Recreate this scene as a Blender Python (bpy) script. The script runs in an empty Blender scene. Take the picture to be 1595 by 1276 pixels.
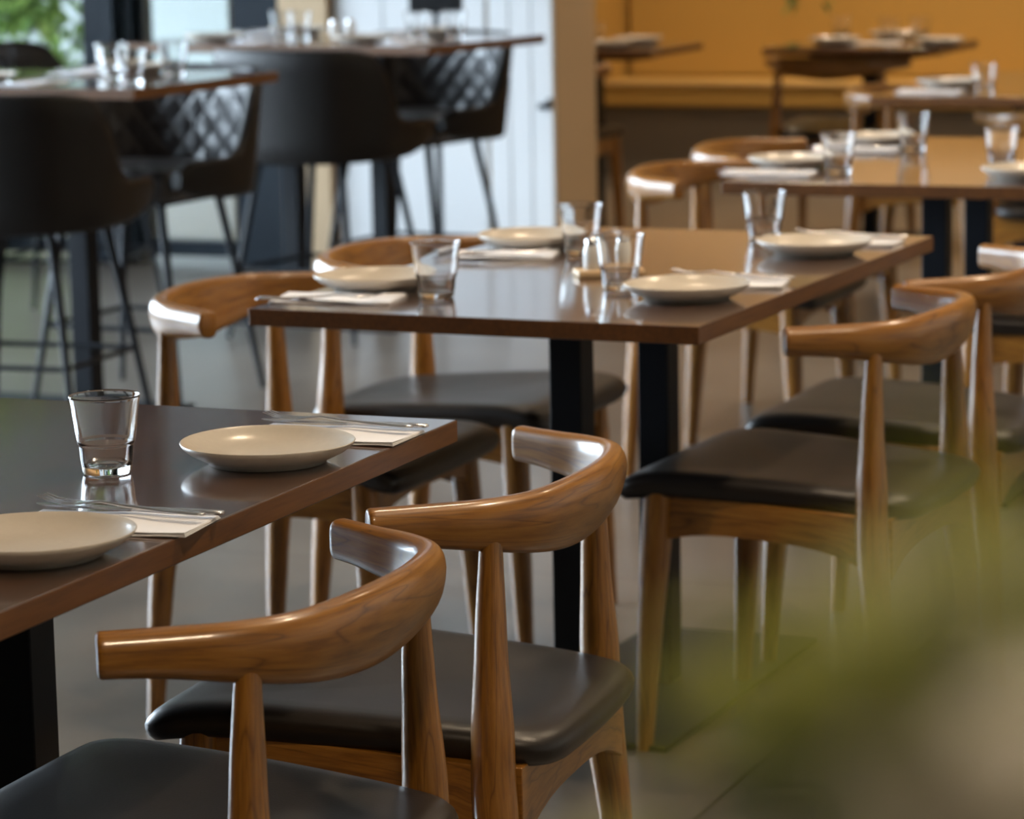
import bpy, bmesh, math, random
from mathutils import Vector, Matrix
C = bpy.context.scene.collection
sc = bpy.context.scene
PI = math.pi

# ------------------------------------------------------------------ camera
cd = bpy.data.cameras.new('camera')
cam = bpy.data.objects.new('camera', cd); C.objects.link(cam)
CAMPOS = Vector((1.453, -3.433, 1.3832))
R_ = Vector((0.92859, 0.37064, -0.01863)); U_ = Vector((-0.04398, 0.15975, 0.98618)); F_ = Vector((-0.36849, 0.91494, -0.16464))
m = Matrix(((R_.x, U_.x, -F_.x, CAMPOS.x), (R_.y, U_.y, -F_.y, CAMPOS.y), (R_.z, U_.z, -F_.z, CAMPOS.z), (0, 0, 0, 1)))
cam.matrix_world = m
cd.sensor_width = 36.0
cd.lens = 4917.6 / 1595 * 36
cd.clip_start = 0.02
cd.dof.use_dof = True
cd.dof.focus_distance = 3.42
cd.dof.aperture_fstop = 7.0
sc.camera = cam

# ------------------------------------------------------------------ colour management, cycles
sc.view_settings.view_transform = 'Standard'
sc.view_settings.look = 'None'
sc.view_settings.gamma = 1
sc.view_settings.use_curve_mapping = False
sc.view_settings.exposure = 0.58
sc.cycles.use_denoising = True
sc.cycles.max_bounces = 10
sc.cycles.transmission_bounces = 10
sc.cycles.transparent_max_bounces = 12
sc.cycles.sample_clamp_indirect = 6
sc.cycles.caustics_reflective = True
sc.cycles.caustics_refractive = True

# ------------------------------------------------------------------ world: soft overcast sky
w = bpy.data.worlds.new('sky'); sc.world = w; w.use_nodes = True
nt = w.node_tree; nt.nodes.clear()
out = nt.nodes.new('ShaderNodeOutputWorld'); bg = nt.nodes.new('ShaderNodeBackground')
bg.inputs['Color'].default_value = (0.74, 0.86, 1.0, 1)
bg.inputs['Strength'].default_value = 20
nt.links.new(bg.outputs[0], out.inputs[0])

def area(name, loc, rot, sx, sy, power, col, portal=False, spread=PI):
    l = bpy.data.lights.new(name, 'AREA'); l.shape = 'RECTANGLE'; l.size = sx; l.size_y = sy
    l.energy = power; l.color = col; l.spread = spread
    if portal: l.cycles.is_portal = True
    o = bpy.data.objects.new(name, l); C.objects.link(o); o.location = loc; o.rotation_euler = rot
    return o
# daylight through the glazing: portals guide the sky light through the window openings
ROOM = dict(x0=-5.5, x1=3.6, y0=-6.5, y1=11.3, h=3.3, yw=6.95)
area('sky_portal', (-5.44, 3.35, 1.5), (0, -PI/2, 0), 2.6, 6.5, 1, (1, 1, 1), True)
area('sky_portal', (-4.62, 6.93, 1.35), (-PI/2, 0, 0), 1.7, 2.5, 1, (1, 1, 1), True)

# ------------------------------------------------------------------ materials
def mat(name):
    m = bpy.data.materials.new(name); m.use_nodes = True
    nt = m.node_tree; b = nt.nodes['Principled BSDF']
    return m, nt, b
def simple(name, col, rough=.5, metal=0, spec=.5, bump=0, bscale=200, coat=0, var=0, vscale=6):
    m, nt, b = mat(name)
    b.inputs['Base Color'].default_value = (*col, 1)
    b.inputs['Roughness'].default_value = rough
    b.inputs['Metallic'].default_value = metal
    b.inputs['Specular IOR Level'].default_value = spec
    if coat: b.inputs['Coat Weight'].default_value = coat; b.inputs['Coat Roughness'].default_value = .12
    tc = nt.nodes.new('ShaderNodeTexCoord')
    if var:
        n = nt.nodes.new('ShaderNodeTexNoise'); n.inputs['Scale'].default_value = vscale; n.inputs['Detail'].default_value = 5
        nt.links.new(tc.outputs['Object'], n.inputs['Vector'])
        mx = nt.nodes.new('ShaderNodeMix'); mx.data_type = 'RGBA'
        mx.inputs[6].default_value = (*[c*(1-var) for c in col], 1); mx.inputs[7].default_value = (*[min(1, c*(1+var)) for c in col], 1)
        nt.links.new(n.outputs['Fac'], mx.inputs[0]); nt.links.new(mx.outputs[2], b.inputs['Base Color'])
    if bump:
        n = nt.nodes.new('ShaderNodeTexNoise'); n.inputs['Scale'].default_value = bscale; n.inputs['Detail'].default_value = 3
        nt.links.new(tc.outputs['Object'], n.inputs['Vector'])
        bm_ = nt.nodes.new('ShaderNodeBump'); bm_.inputs['Strength'].default_value = bump; bm_.inputs['Distance'].default_value = .002
        nt.links.new(n.outputs['Fac'], bm_.inputs['Height']); nt.links.new(bm_.outputs[0], b.inputs['Normal'])
    return m
def wood(name, dark, mid, light, rough=.35, coat=.25, use_uv=True, su=3.0, sv=34.0, line=.55, ring=14.0, dist=2.4, cior=1.5, crough=.13):
    """lacquered wood: long fibres along U (or object Y), with cathedral figure lines"""
    m, nt, b = mat(name); L = nt.links.new; N = nt.nodes.new
    tc = N('ShaderNodeTexCoord'); mp = N('ShaderNodeMapping')
    L(tc.outputs['UV' if use_uv else 'Object'], mp.inputs['Vector'])
    oi = N('ShaderNodeObjectInfo'); mul = N('ShaderNodeMath'); mul.operation = 'MULTIPLY'; mul.inputs[1].default_value = 37.0
    L(oi.outputs['Random'], mul.inputs[0])
    cmb = N('ShaderNodeCombineXYZ')
    for i in range(3): L(mul.outputs[0], cmb.inputs[i])
    L(cmb.outputs[0], mp.inputs['Location'])
    mp.inputs['Scale'].default_value = (su, sv, sv) if use_uv else (sv, su, sv)
    fib = N('ShaderNodeTexNoise'); fib.inputs['Scale'].default_value = 4.5; fib.inputs['Detail'].default_value = 6; fib.inputs['Roughness'].default_value = .62
    L(mp.outputs[0], fib.inputs['Vector'])
    mp2 = N('ShaderNodeMapping'); L(tc.outputs['UV' if use_uv else 'Object'], mp2.inputs['Vector']); L(cmb.outputs[0], mp2.inputs['Location'])
    mp2.inputs['Scale'].default_value = (1.3, 12, 12) if use_uv else (9, 1.6, 9)
    big = N('ShaderNodeTexNoise'); big.inputs['Scale'].default_value = 1.3; big.inputs['Detail'].default_value = 2.5; big.inputs['Distortion'].default_value = .3
    L(mp2.outputs[0], big.inputs['Vector'])
    rg = N('ShaderNodeMath'); rg.operation = 'MULTIPLY'; rg.inputs[1].default_value = ring; L(big.outputs['Fac'], rg.inputs[0])
    sn = N('ShaderNodeMath'); sn.operation = 'PINGPONG'; sn.inputs[1].default_value = 1.0; L(rg.outputs[0], sn.inputs[0])
    pw = N('ShaderNodeMath'); pw.operation = 'POWER'; pw.inputs[1].default_value = 9.0; L(sn.outputs[0], pw.inputs[0])
    r1 = N('ShaderNodeValToRGB'); L(fib.outputs['Fac'], r1.inputs[0])
    e = r1.color_ramp.elements; e[0].position = .28; e[0].color = (*dark, 1); e[1].position = .74; e[1].color = (*light, 1)
    k = r1.color_ramp.elements.new(.5); k.color = (*mid, 1)
    mx = N('ShaderNodeMix'); mx.data_type = 'RGBA'; mx.blend_type = 'MULTIPLY'
    fl = N('ShaderNodeMath'); fl.operation = 'MULTIPLY'; fl.inputs[1].default_value = line; L(pw.outputs[0], fl.inputs[0])
    L(fl.outputs[0], mx.inputs[0]); L(r1.outputs[0], mx.inputs[6]); mx.inputs[7].default_value = (.25, .16, .12, 1)
    # broad tone variation
    mx2 = N('ShaderNodeMix'); mx2.data_type = 'RGBA'; mx2.blend_type = 'MULTIPLY'; mx2.inputs[0].default_value = .5
    r2 = N('ShaderNodeValToRGB'); r2.color_ramp.elements[0].color = (.72, .68, .64, 1); r2.color_ramp.elements[1].color = (1.18, 1.14, 1.08, 1)
    r2.color_ramp.elements[0].position = .3; r2.color_ramp.elements[1].position = .7
    L(big.outputs['Fac'], r2.inputs[0]); L(mx.outputs[2], mx2.inputs[6]); L(r2.outputs[0], mx2.inputs[7])
    L(mx2.outputs[2], b.inputs['Base Color'])
    b.inputs['Roughness'].default_value = rough
    b.inputs['Coat Weight'].default_value = coat; b.inputs['Coat Roughness'].default_value = crough; b.inputs['Coat IOR'].default_value = cior
    bp = N('ShaderNodeBump'); bp.inputs['Strength'].default_value = .12; bp.inputs['Distance'].default_value = .001
    L(fib.outputs['Fac'], bp.inputs['Height']); L(bp.outputs[0], b.inputs['Normal'])
    return m

M = {}
M['chair_wood'] = wood('lacquered_ash', (.150, .056, .006), (.275, .116, .014), (.365, .168, .028), rough=.36, coat=.45, line=.62, ring=20)
M['table_wood'] = wood('dark_veneer', (.050, .020, .010), (.074, .030, .014), (.098, .042, .020), rough=.26, coat=1.0, use_uv=False, crough=.08, su=1.2, sv=14, line=.12, ring=6, cior=2.0)
M['edge_wood'] = wood('veneer_edge', (.080, .028, .004), (.120, .044, .006), (.155, .060, .010), rough=.5, coat=.0, use_uv=False, su=2.0, sv=30, line=.25, ring=9)
M['seat_leather'] = simple('seat_leather', (.010, .0062, .0038), rough=.40, spec=.5, bump=.10, bscale=420)
M['black_steel'] = simple('black_steel', (.006, .008, .012), rough=.46, spec=.2, bump=.04, bscale=300)
M['stool_leather'] = simple('brown_leather', (.006, .0045, .004), rough=.5, spec=.3, bump=.12, bscale=260)
M['stoneware'] = simple('stoneware', (.56, .51, .44), rough=.24, spec=.5, var=.05, vscale=140)
M['paper'] = simple('paper_napkin', (.78, .77, .78), rough=.85, bump=.25, bscale=350)
M['steel'] = simple('polished_steel', (.80, .80, .82), rough=.24, metal=1)
M['white_paint'] = simple('white_paint', (.86, .87, .88), rough=.38)
M['beige_paint'] = simple('beige_paint', (.60, .43, .26), rough=.6, var=.03)
M['mustard_paint'] = simple('mustard_paint', (.82, .66, .44), rough=.7)
M['cream_paint'] = simple('cream_paint', (.56, .47, .36), rough=.7)
M['ceiling_paint'] = simple('ceiling_paint', (.62, .57, .50), rough=.9)
M['yellow_vinyl'] = simple('mustard_vinyl', (.44, .265, .066), rough=.55, bump=.08, bscale=120)
M['bench_base'] = simple('bench_base', (.17, .15, .125), rough=.6, var=.08)
M['bench_trim'] = simple('bench_piping', (.55, .40, .20), rough=.6)
M['dark_frame'] = simple('dark_window_frame', (.009, .016, .024), rough=.5, spec=.25)
M['black_plastic'] = simple('black_plastic', (.008, .009, .011), rough=.4)
M['light_wood'] = simple('pale_wood', (.58, .40, .22), rough=.5, var=.12, vscale=30)
M['white_ceramic'] = simple('white_ceramic', (.72, .71, .68), rough=.2)
M['pot_white'] = simple('pale_glazed_pot', (.60, .56, .48), rough=.4)
M['soil'] = simple('potting_soil', (.03, .02, .013), rough=.95, bump=.8, bscale=90)
M['brass'] = simple('lamp_trim', (.55, .52, .48), rough=.3, metal=1)
M['paving'] = simple('pale_paving', (.27, .28, .27), rough=.8, var=.1, vscale=2)
M['render'] = simple('pale_render', (.20, .225, .22), rough=.9, var=.15, vscale=1.2)
def leafmat(name, a, b_, trans=.35):
    m, nt, b = mat(name); L = nt.links.new; N = nt.nodes.new
    tc = N('ShaderNodeTexCoord'); n = N('ShaderNodeTexNoise'); n.inputs['Scale'].default_value = 9
    L(tc.outputs['Object'], n.inputs['Vector'])
    r = N('ShaderNodeValToRGB'); r.color_ramp.elements[0].position = .35; r.color_ramp.elements[1].position = .65
    r.color_ramp.elements[0].color = (*a, 1); r.color_ramp.elements[1].color = (*b_, 1)
    L(n.outputs['Fac'], r.inputs[0]); L(r.outputs[0], b.inputs['Base Color']); b.inputs['Roughness'].default_value = .45
    tr = N('ShaderNodeBsdfTranslucent'); L(r.outputs[0], tr.inputs['Color'])
    mx = N('ShaderNodeMixShader'); mx.inputs[0].default_value = trans
    o = nt.nodes['Material Output']; L(b.outputs[0], mx.inputs[1]); L(tr.outputs[0], mx.inputs[2]); L(mx.outputs[0], o.inputs[0])
    return m
M['leaf'] = leafmat('olive_leaf', (.18, .20, .014), (.27, .28, .035))
M['leaf_dark'] = leafmat('green_leaf', (.09, .14, .03), (.16, .21, .07))
M['leaf_pale'] = leafmat('cream_leaf', (.40, .38, .31), (.52, .50, .43))
M['hedge_leaf'] = leafmat('hedge_leaf', (.06, .12, .03), (.22, .33, .09), .3)
def glassmat():
    m, nt, b = mat('clear_glass')
    b.inputs['Base Color'].default_value = (.985, .99, .99, 1); b.inputs['Roughness'].default_value = 0.0
    b.inputs['Transmission Weight'].default_value = 1.0; b.inputs['IOR'].default_value = 1.5
    return m
M['glass'] = glassmat()
def panemat():
    m, nt, b = mat('window_glass'); L = nt.links.new; N = nt.nodes.new
    t = N('ShaderNodeBsdfTransparent'); t.inputs['Color'].default_value = (.93, .95, .95, 1)
    g = N('ShaderNodeBsdfGlossy'); g.inputs['Roughness'].default_value = .02
    f = N('ShaderNodeFresnel'); f.inputs['IOR'].default_value = 1.45
    mx = N('ShaderNodeMixShader'); L(f.outputs[0], mx.inputs[0]); L(t.outputs[0], mx.inputs[1]); L(g.outputs[0], mx.inputs[2])
    L(mx.outputs[0], nt.nodes['Material Output'].inputs[0])
    return m
M['pane'] = panemat()
def lampmat(col, s):
    m, nt, b = mat('lamp_glow'); b.inputs['Emission Color'].default_value = (*col, 1); b.inputs['Emission Strength'].default_value = s
    return m
M['lamp_glow'] = lampmat((1, .72, .42), 30)
def floormat():
    m, nt, b = mat('polished_concrete'); L = nt.links.new; N = nt.nodes.new
    tc = N('ShaderNodeTexCoord')
    n = N('ShaderNodeTexNoise'); n.inputs['Scale'].default_value = 1.1; n.inputs['Detail'].default_value = 7; n.inputs['Roughness'].default_value = .6
    L(tc.outputs['Object'], n.inputs['Vector'])
    n2 = N('ShaderNodeTexNoise'); n2.inputs['Scale'].default_value = 60; n2.inputs['Detail'].default_value = 4; L(tc.outputs['Object'], n2.inputs['Vector'])
    r = N('ShaderNodeValToRGB'); r.color_ramp.elements[0].position = .3; r.color_ramp.elements[1].position = .7
    r.color_ramp.elements[0].color = (.105, .086, .068, 1); r.color_ramp.elements[1].color = (.195, .168, .138, 1)
    L(n.outputs['Fac'], r.inputs[0])
    mx = N('ShaderNodeMix'); mx.data_type = 'RGBA'; mx.blend_type = 'MULTIPLY'; mx.inputs[0].default_value = .35
    L(r.outputs[0], mx.inputs[6]); L(n2.outputs['Fac'], mx.inputs[7]);
    br = N('ShaderNodeTexBrick'); br.inputs['Scale'].default_value = 1.0; br.inputs['Mortar Size'].default_value = .004
    br.inputs['Brick Width'].default_value = 2.4; br.inputs['Row Height'].default_value = 2.4; br.offset = 0
    br.inputs['Color1'].default_value = (1, 1, 1, 1); br.inputs['Color2'].default_value = (1, 1, 1, 1); br.inputs['Mortar'].default_value = (.35, .33, .3, 1)
    L(tc.outputs['Object'], br.inputs['Vector'])
    mx3 = N('ShaderNodeMix'); mx3.data_type = 'RGBA'; mx3.blend_type = 'MULTIPLY'; mx3.inputs[0].default_value = 1
    L(mx.outputs[2], mx3.inputs[6]); L(br.outputs['Color'], mx3.inputs[7]); L(mx3.outputs[2], b.inputs['Base Color'])
    b.inputs['Roughness'].default_value = .30
    return m
M['floor'] = floormat()
def quiltmat():
    m, nt, b = mat('quilted_leather'); L = nt.links.new; N = nt.nodes.new
    b.inputs['Base Color'].default_value = (.016, .015, .017, 1); b.inputs['Roughness'].default_value = .33
    b.inputs['Coat Weight'].default_value = .2
    tc = N('ShaderNodeTexCoord'); sp = N('ShaderNodeSeparateXYZ'); L(tc.outputs['UV'], sp.inputs[0])
    hs = []
    for sgn in (1, -1):
        a = N('ShaderNodeMath'); a.operation = 'MULTIPLY_ADD'; a.inputs[1].default_value = sgn * 14.0
        sc_ = N('ShaderNodeMath'); sc_.operation = 'MULTIPLY'; sc_.inputs[1].default_value = 11.0; L(sp.outputs['Y'], sc_.inputs[0])
        L(sp.outputs['X'], a.inputs[0]); L(sc_.outputs[0], a.inputs[2])
        p = N('ShaderNodeMath'); p.operation = 'PINGPONG'; p.inputs[1].default_value = .5; L(a.outputs[0], p.inputs[0]); hs.append(p)
    mn = N('ShaderNodeMath'); mn.operation = 'MINIMUM'; L(hs[0].outputs[0], mn.inputs[0]); L(hs[1].outputs[0], mn.inputs[1])
    sq = N('ShaderNodeMath'); sq.operation = 'POWER'; sq.inputs[1].default_value = .5; L(mn.outputs[0], sq.inputs[0])
    bp = N('ShaderNodeBump'); bp.inputs['Strength'].default_value = 1.0; bp.inputs['Distance'].default_value = .006
    L(sq.outputs[0], bp.inputs['Height']); L(bp.outputs[0], b.inputs['Normal'])
    L(bp.outputs[0], b.inputs['Coat Normal'])
    return m
M['quilt'] = quiltmat()

# ------------------------------------------------------------------ mesh helpers
class MB:
    def __init__(s): s.v = []; s.f = []; s.uv = {}
    def add(s, vs, fs, uvs=None):
        o = len(s.v); s.v += [tuple(v) for v in vs]
        for i, f in enumerate(fs):
            s.f.append(tuple(o + k for k in f))
            if uvs: s.uv[len(s.f) - 1] = uvs[i]
    def box(s, c, d, rz=0):
        cx, cy, cz = c; x, y, z = d[0]/2, d[1]/2, d[2]/2; ca, sa = math.cos(rz), math.sin(rz)
        vs = [(cx + a*x*ca - b*y*sa, cy + a*x*sa + b*y*ca, cz + g*z) for a in (-1, 1) for b in (-1, 1) for g in (-1, 1)]
        s.add(vs, [(0, 1, 3, 2), (4, 6, 7, 5), (0, 4, 5, 1), (2, 3, 7, 6), (0, 2, 6, 4), (1, 5, 7, 3)])
    def build(s, name, material, parent=None, smooth=True, bevel=0, seg=2, angle=50, subsurf=0):
        me = bpy.data.meshes.new(name); me.from_pydata(s.v, [], s.f)
        if s.uv:
            ul = me.uv_layers.new(name='UVMap')
            for p in me.polygons:
                u = s.uv.get(p.index)
                if u:
                    for k, li in enumerate(p.loop_indices): ul.data[li].uv = u[k]
        bm = bmesh.new(); bm.from_mesh(me)
        bmesh.ops.recalc_face_normals(bm, faces=bm.faces)
        if bevel:
            es = [e for e in bm.edges if len(e.link_faces) == 2 and e.calc_face_angle(0) > math.radians(40)]
            bmesh.ops.bevel(bm, geom=es, offset=bevel, segments=seg, affect='EDGES', profile=.5)
        bm.to_mesh(me); bm.free()
        for ml in ([material] if not isinstance(material, list) else material): me.materials.append(ml)
        if smooth:
            me.polygons.foreach_set('use_smooth', [True]*len(me.polygons))
            me.set_sharp_from_angle(angle=math.radians(angle))
        me.update()
        o = bpy.data.objects.new(name, me); C.objects.link(o)
        if parent: o.parent = parent
        if bevel and smooth:
            wn = o.modifiers.new('wn', 'WEIGHTED_NORMAL'); wn.keep_sharp = False; wn.weight = 100
        if subsurf:
            md = o.modifiers.new('subd', 'SUBSURF'); md.levels = subsurf; md.render_levels = subsurf
        return o

def catmull(pts, n, closed=False):
    P = [Vector(p) for p in pts]; out = []
    N = len(P); segs = N if closed else N - 1
    for i in range(segs):
        if closed: a, b, c, d = P[(i-1) % N], P[i], P[(i+1) % N], P[(i+2) % N]
        else: a, b, c, d = P[max(i-1, 0)], P[i], P[i+1], P[min(i+2, N-1)]
        for k in range(n):
            t = k/n
            out.append(.5*((2*b) + (c-a)*t + (2*a-5*b+4*c-d)*t*t + (3*b-a-3*c+d)*t**3))
    if not closed: out.append(P[-1])
    return out
def lerp_tab(tab, t):
    for (a, va), (b, vb) in zip(tab, tab[1:]):
        if t <= b:
            k = (t-a)/(b-a) if b > a else 0; k = k*k*(3-2*k)*.5 + k*.5
            return va + (vb-va)*k
    return tab[-1][1]
def superell(n, k, a, b):
    out = []
    for i in range(n):
        t = 2*PI*i/n; c, s = math.cos(t), math.sin(t)
        out.append((a*math.copysign(abs(c)**(2/k), c), b*math.copysign(abs(s)**(2/k), s)))
    return out
def loft(mb, rings, caps=True, uvscale=1.0):
    n = len(rings[0]); vs = [v for r in rings for v in r]; fs = []; uvs = []
    L = 0.0; ls = [0.0]
    for a, b in zip(rings, rings[1:]):
        ca = sum((Vector(v) for v in a), Vector())/n; cb = sum((Vector(v) for v in b), Vector())/n
        L += (cb-ca).length; ls.append(L)
    per = max(sum((Vector(r[i])-Vector(r[(i+1) % n])).length for i in range(n)) for r in rings)
    for j in range(len(rings)-1):
        for i in range(n):
            k = (i+1) % n
            fs.append((j*n+i, j*n+k, (j+1)*n+k, (j+1)*n+i))
            v0, v1 = per*i/n, per*(i+1)/n
            uvs.append(((ls[j], v0), (ls[j], v1), (ls[j+1], v1), (ls[j+1], v0)))
    if caps:
        for j, rev in ((0, True), (len(rings)-1, False)):
            f = [j*n+i for i in range(n)]
            fs.append(tuple(reversed(f)) if rev else tuple(f))
            c = sum((Vector(v) for v in rings[j]), Vector())/n
            q = [((Vector(rings[j][i])-c).dot(Vector((.7, .7, 0)))*.3, (Vector(rings[j][i])-c).z) for i in range(n)]
            uvs.append(tuple(reversed(q)) if rev else tuple(q))
    mb.add(vs, fs, uvs)
def tube(mb, pts, radii, n=16, k=2.0, asp=1.0):
    """round / squarish tapering rod through pts; frame kept upright in XY"""
    rings = []
    P = [Vector(p) for p in pts]
    for i, p in enumerate(P):
        t = (P[min(i+1, len(P)-1)] - P[max(i-1, 0)]).normalized()
        ref = Vector((1, 0, 0)) if abs(t.x) < .8 else Vector((0, 0, 1))
        u = (ref - t*ref.dot(t)).normalized(); v = t.cross(u)
        r = radii[i] if i < len(radii) else radii[-1]
        rings.append([p + u*a + v*b*asp for a, b in superell(n, k, r, r)])
    loft(mb, rings)
def lathe(mb, prof, n=48, wob=None):
    rings = []
    vs = []; fs = []
    idx = []
    for (r, z) in prof:
        if r < 1e-6: vs.append((0, 0, z)); idx.append([len(vs)-1])
        else:
            row = []
            for i in range(n):
                t = 2*PI*i/n; q = r*(wob(t, r) if wob else 1)
                vs.append((q*math.cos(t), q*math.sin(t), z)); row.append(len(vs)-1)
            idx.append(row)
    for a, b in zip(idx, idx[1:]):
        for i in range(n):
            k = (i+1) % n
            if len(a) == 1 and len(b) == 1: continue
            if len(a) == 1: fs.append((a[0], b[k], b[i]))
            elif len(b) == 1: fs.append((a[i], a[k], b[0]))
            else: fs.append((a[i], a[k], b[k], b[i]))
    mb.add(vs, fs)

def tag(o, label=None, cat=None, group=None, kind=None):
    if label: o['label'] = label
    if cat: o['category'] = cat
    if group: o['group'] = group
    if kind: o['kind'] = kind
    return o
def empty(name, loc=(0, 0, 0), rz=0, **kw):
    o = bpy.data.objects.new(name, None); C.objects.link(o); o.location = loc; o.rotation_euler = (0, 0, rz); o.empty_display_size = .1
    return tag(o, **kw)
KIDS = {}
def copy_tree(o, parent=None):
    c = o.copy(); C.objects.link(c)
    if parent: c.parent = parent
    for ch in list(o.children): copy_tree(ch, c)
    return c
class Kind:
    """first place() moves the prototype itself, the following ones copy it with its parts"""
    def __init__(s, maker): s.maker = maker; s.proto = None
    def place(s, loc, rz, label, cat, group=None):
        if s.proto is None: s.proto = s.maker(); o = s.proto
        else:
            o = copy_tree(s.proto)
            for k in ('label', 'category', 'group'):
                if k in o: del o[k]
        o.location = loc; o.rotation_euler = (0, 0, rz)
        return tag(o, label, cat, group)

# ------------------------------------------------------------------ the setting
def struct(name, mb, material, **kw):
    o = mb.build(name, material, smooth=False, **kw); o['kind'] = 'structure'; return o
x0, x1, y0, y1, H, yw = (ROOM[k] for k in ('x0', 'x1', 'y0', 'y1', 'h', 'yw'))
b = MB(); b.box(((x0+x1)/2, (y0+y1)/2, -.05), (x1-x0, y1-y0, .1)); struct('floor', b, M['floor'])
b = MB(); b.box(((x0+x1)/2, (y0+y1)/2, H+.05), (x1-x0, y1-y0, .1)); struct('ceiling', b, M['ceiling_paint'])
b = MB(); b.box((x1+.05, (y0+y1)/2, H/2), (.1, y1-y0, H)); struct('wall_right', b, M['cream_paint'])
b = MB(); b.box(((x0+x1)/2, y0-.05, H/2), (x1-x0, .1, H)); struct('wall_front', b, M['cream_paint'])
# left wall with its long shop window
b = MB()
b.box((x0-.05, (y0+yw)/2, .1), (.1, yw-y0, .2)); b.box((x0-.05, (y0+yw)/2, (2.8+H)/2), (.1, yw-y0, H-2.8))
b.box((x0-.05, (y0+.1)/2, 1.5), (.1, .1-y0, 2.6)); b.box((x0-.05, 6.775, 1.5), (.1, .35, 2.6))
struct('wall_left', b, M['cream_paint'])
g = MB(); g.box((x0-.05, 3.35, 1.5), (.012, 6.5, 2.6)); wl = g.build('window_3', M['pane'], smooth=False); wl['kind'] = 'structure'
g = MB()
for k in range(5): g.box((x0-.05, .13+6.44*k/4, 1.5), (.08, .06, 2.6))
for zz in (.22, 2.78): g.box((x0-.05, 3.35, zz), (.08, 6.5, .06))
g.build('window_frame', M['dark_frame'], wl, smooth=False)
# back wall of the window bay (faces the camera)
XW = dict(w1a=-5.5, w1b=-4.40, m1=-4.217, w2b=-3.778, m2=-3.597, cb=-3.403, pa=-2.54)
b = MB(); b.box(((x0+XW['pa'])/2, yw+.06, (2.6+H)/2), (XW['pa']-x0, .12, H-2.6))
struct('wall_back', b, M['cream_paint'])
def window(name, xa, xb, za=.06, zb=2.6, fr=.035):
    g = MB(); g.box(((xa+xb)/2, yw+.06, (za+zb)/2), (xb-xa, .01, zb-za)); o = g.build(name, M['pane'], smooth=False); o['kind'] = 'structure'
    g = MB()
    for zz in (za, zb): g.box(((xa+xb)/2, yw+.06, zz), (xb-xa, .07, fr*1.6))
    for xx in (xa, xb): g.box((xx, yw+.06, (za+zb)/2), (fr, .07, zb-za))
    g.build('window_frame', M['dark_frame'], o, smooth=False)
    return o
window('window_1', x0+.03, XW['w1b']-.02)
window('window_2', XW['m1']+.02, XW['w2b']-.02)
g = MB(); g.box(((XW['w1b']+XW['m1'])/2, yw+.05, 1.3), (XW['m1']-XW['w1b'], .12, 2.6))
g.box((XW['w1b']+.105, yw-.02, 1.3), (.045, .05, 2.6)); struct('trim_1', g, M['dark_frame'])
g = MB(); g.box(((XW['w2b']+XW['m2'])/2, yw+.05, 1.3), (XW['m2']-XW['w2b'], .12, 2.6)); struct('trim_2', g, M['dark_frame'])
g = MB(); g.box(((XW['m2']+XW['cb'])/2, yw+.04, H/2), (XW['cb']-XW['m2']-.002, .16, H)); struct('trim_3', g, M['beige_paint'])
# white boarded doors
g = MB(); g.box(((XW['cb']+XW['pa'])/2, yw+.05, 1.3), (XW['pa']-XW['cb']-.004, .06, 2.6))
struct('wall_doorway', g, M['white_paint'])
def door(name, xa, xb, knob_x, knob_z, boards):
    g = MB()
    wdt = (xb-xa)/boards
    for k in range(boards): g.box((xa+wdt*(k+.5), yw+.002, 1.29), (wdt-.006, .026, 2.56))
    g.box(((xa+xb)/2, yw+.010, 1.29), (xb-xa-.004, .018, 2.57))
    d = g.build(name, M['white_paint'], smooth=False, bevel=.002); d['kind'] = 'structure'
    if knob_x is not None:
        k = MB(); k.box((knob_x, yw-.018, knob_z), (.05, .016, .02)); k.box((knob_x+.018, yw-.02, knob_z+.012), (.014, .03, .03))
        kk = k.build('latch', M['black_plastic'], d, bevel=.003); kk['label'] = 'small dark latch'
    return d
door('door_1', -3.39, -2.80, None, 0, 3)
door('door_2', -2.79, -2.545, -2.575, .605, 3)
# end of the wall, warm beige pillar turning towards the banquette room
g = MB(); g.box((-2.70, yw+.21, H/2), (.32, .40, H)); struct('trim_4', g, M['beige_paint'], bevel=.004)
g = MB(); g.box((-3.96, (yw+.4+y1)/2, H/2), (.1, y1-yw-.4, H)); struct('wall_side', g, M['mustard_paint'])
g = MB(); g.box(((-3.9+x1)/2, y1+.05, H/2), (x1+3.9, .1, H)); struct('wall_far', g, M['mustard_paint'])
g = MB(); g.box((-3.3, yw+.41, H/2), (1.4, .1, H)); struct('wall_return', g, M['cream_paint'])

# outside: paving, pale rendered wall, hedge
g = MB(); g.box((-8, 12, -.12), (26, 30, .1)); g.box((-12.3, 0, -.12), (10, 26, .1)); struct('ground', g, M['paving'])
g = MB(); g.box((-5.2, 13.5, 1.6), (9, .2, 3.4)); struct('wall_outside', g, M['render'])

g = MB(); g.box((-7.05, 10.25, 3.0), (6.0, 6.3, .12)); struct('roof_added_shade', g, M['dark_frame'])  # unseen canopy, added to keep sky light off the hedge and outside wall

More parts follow.
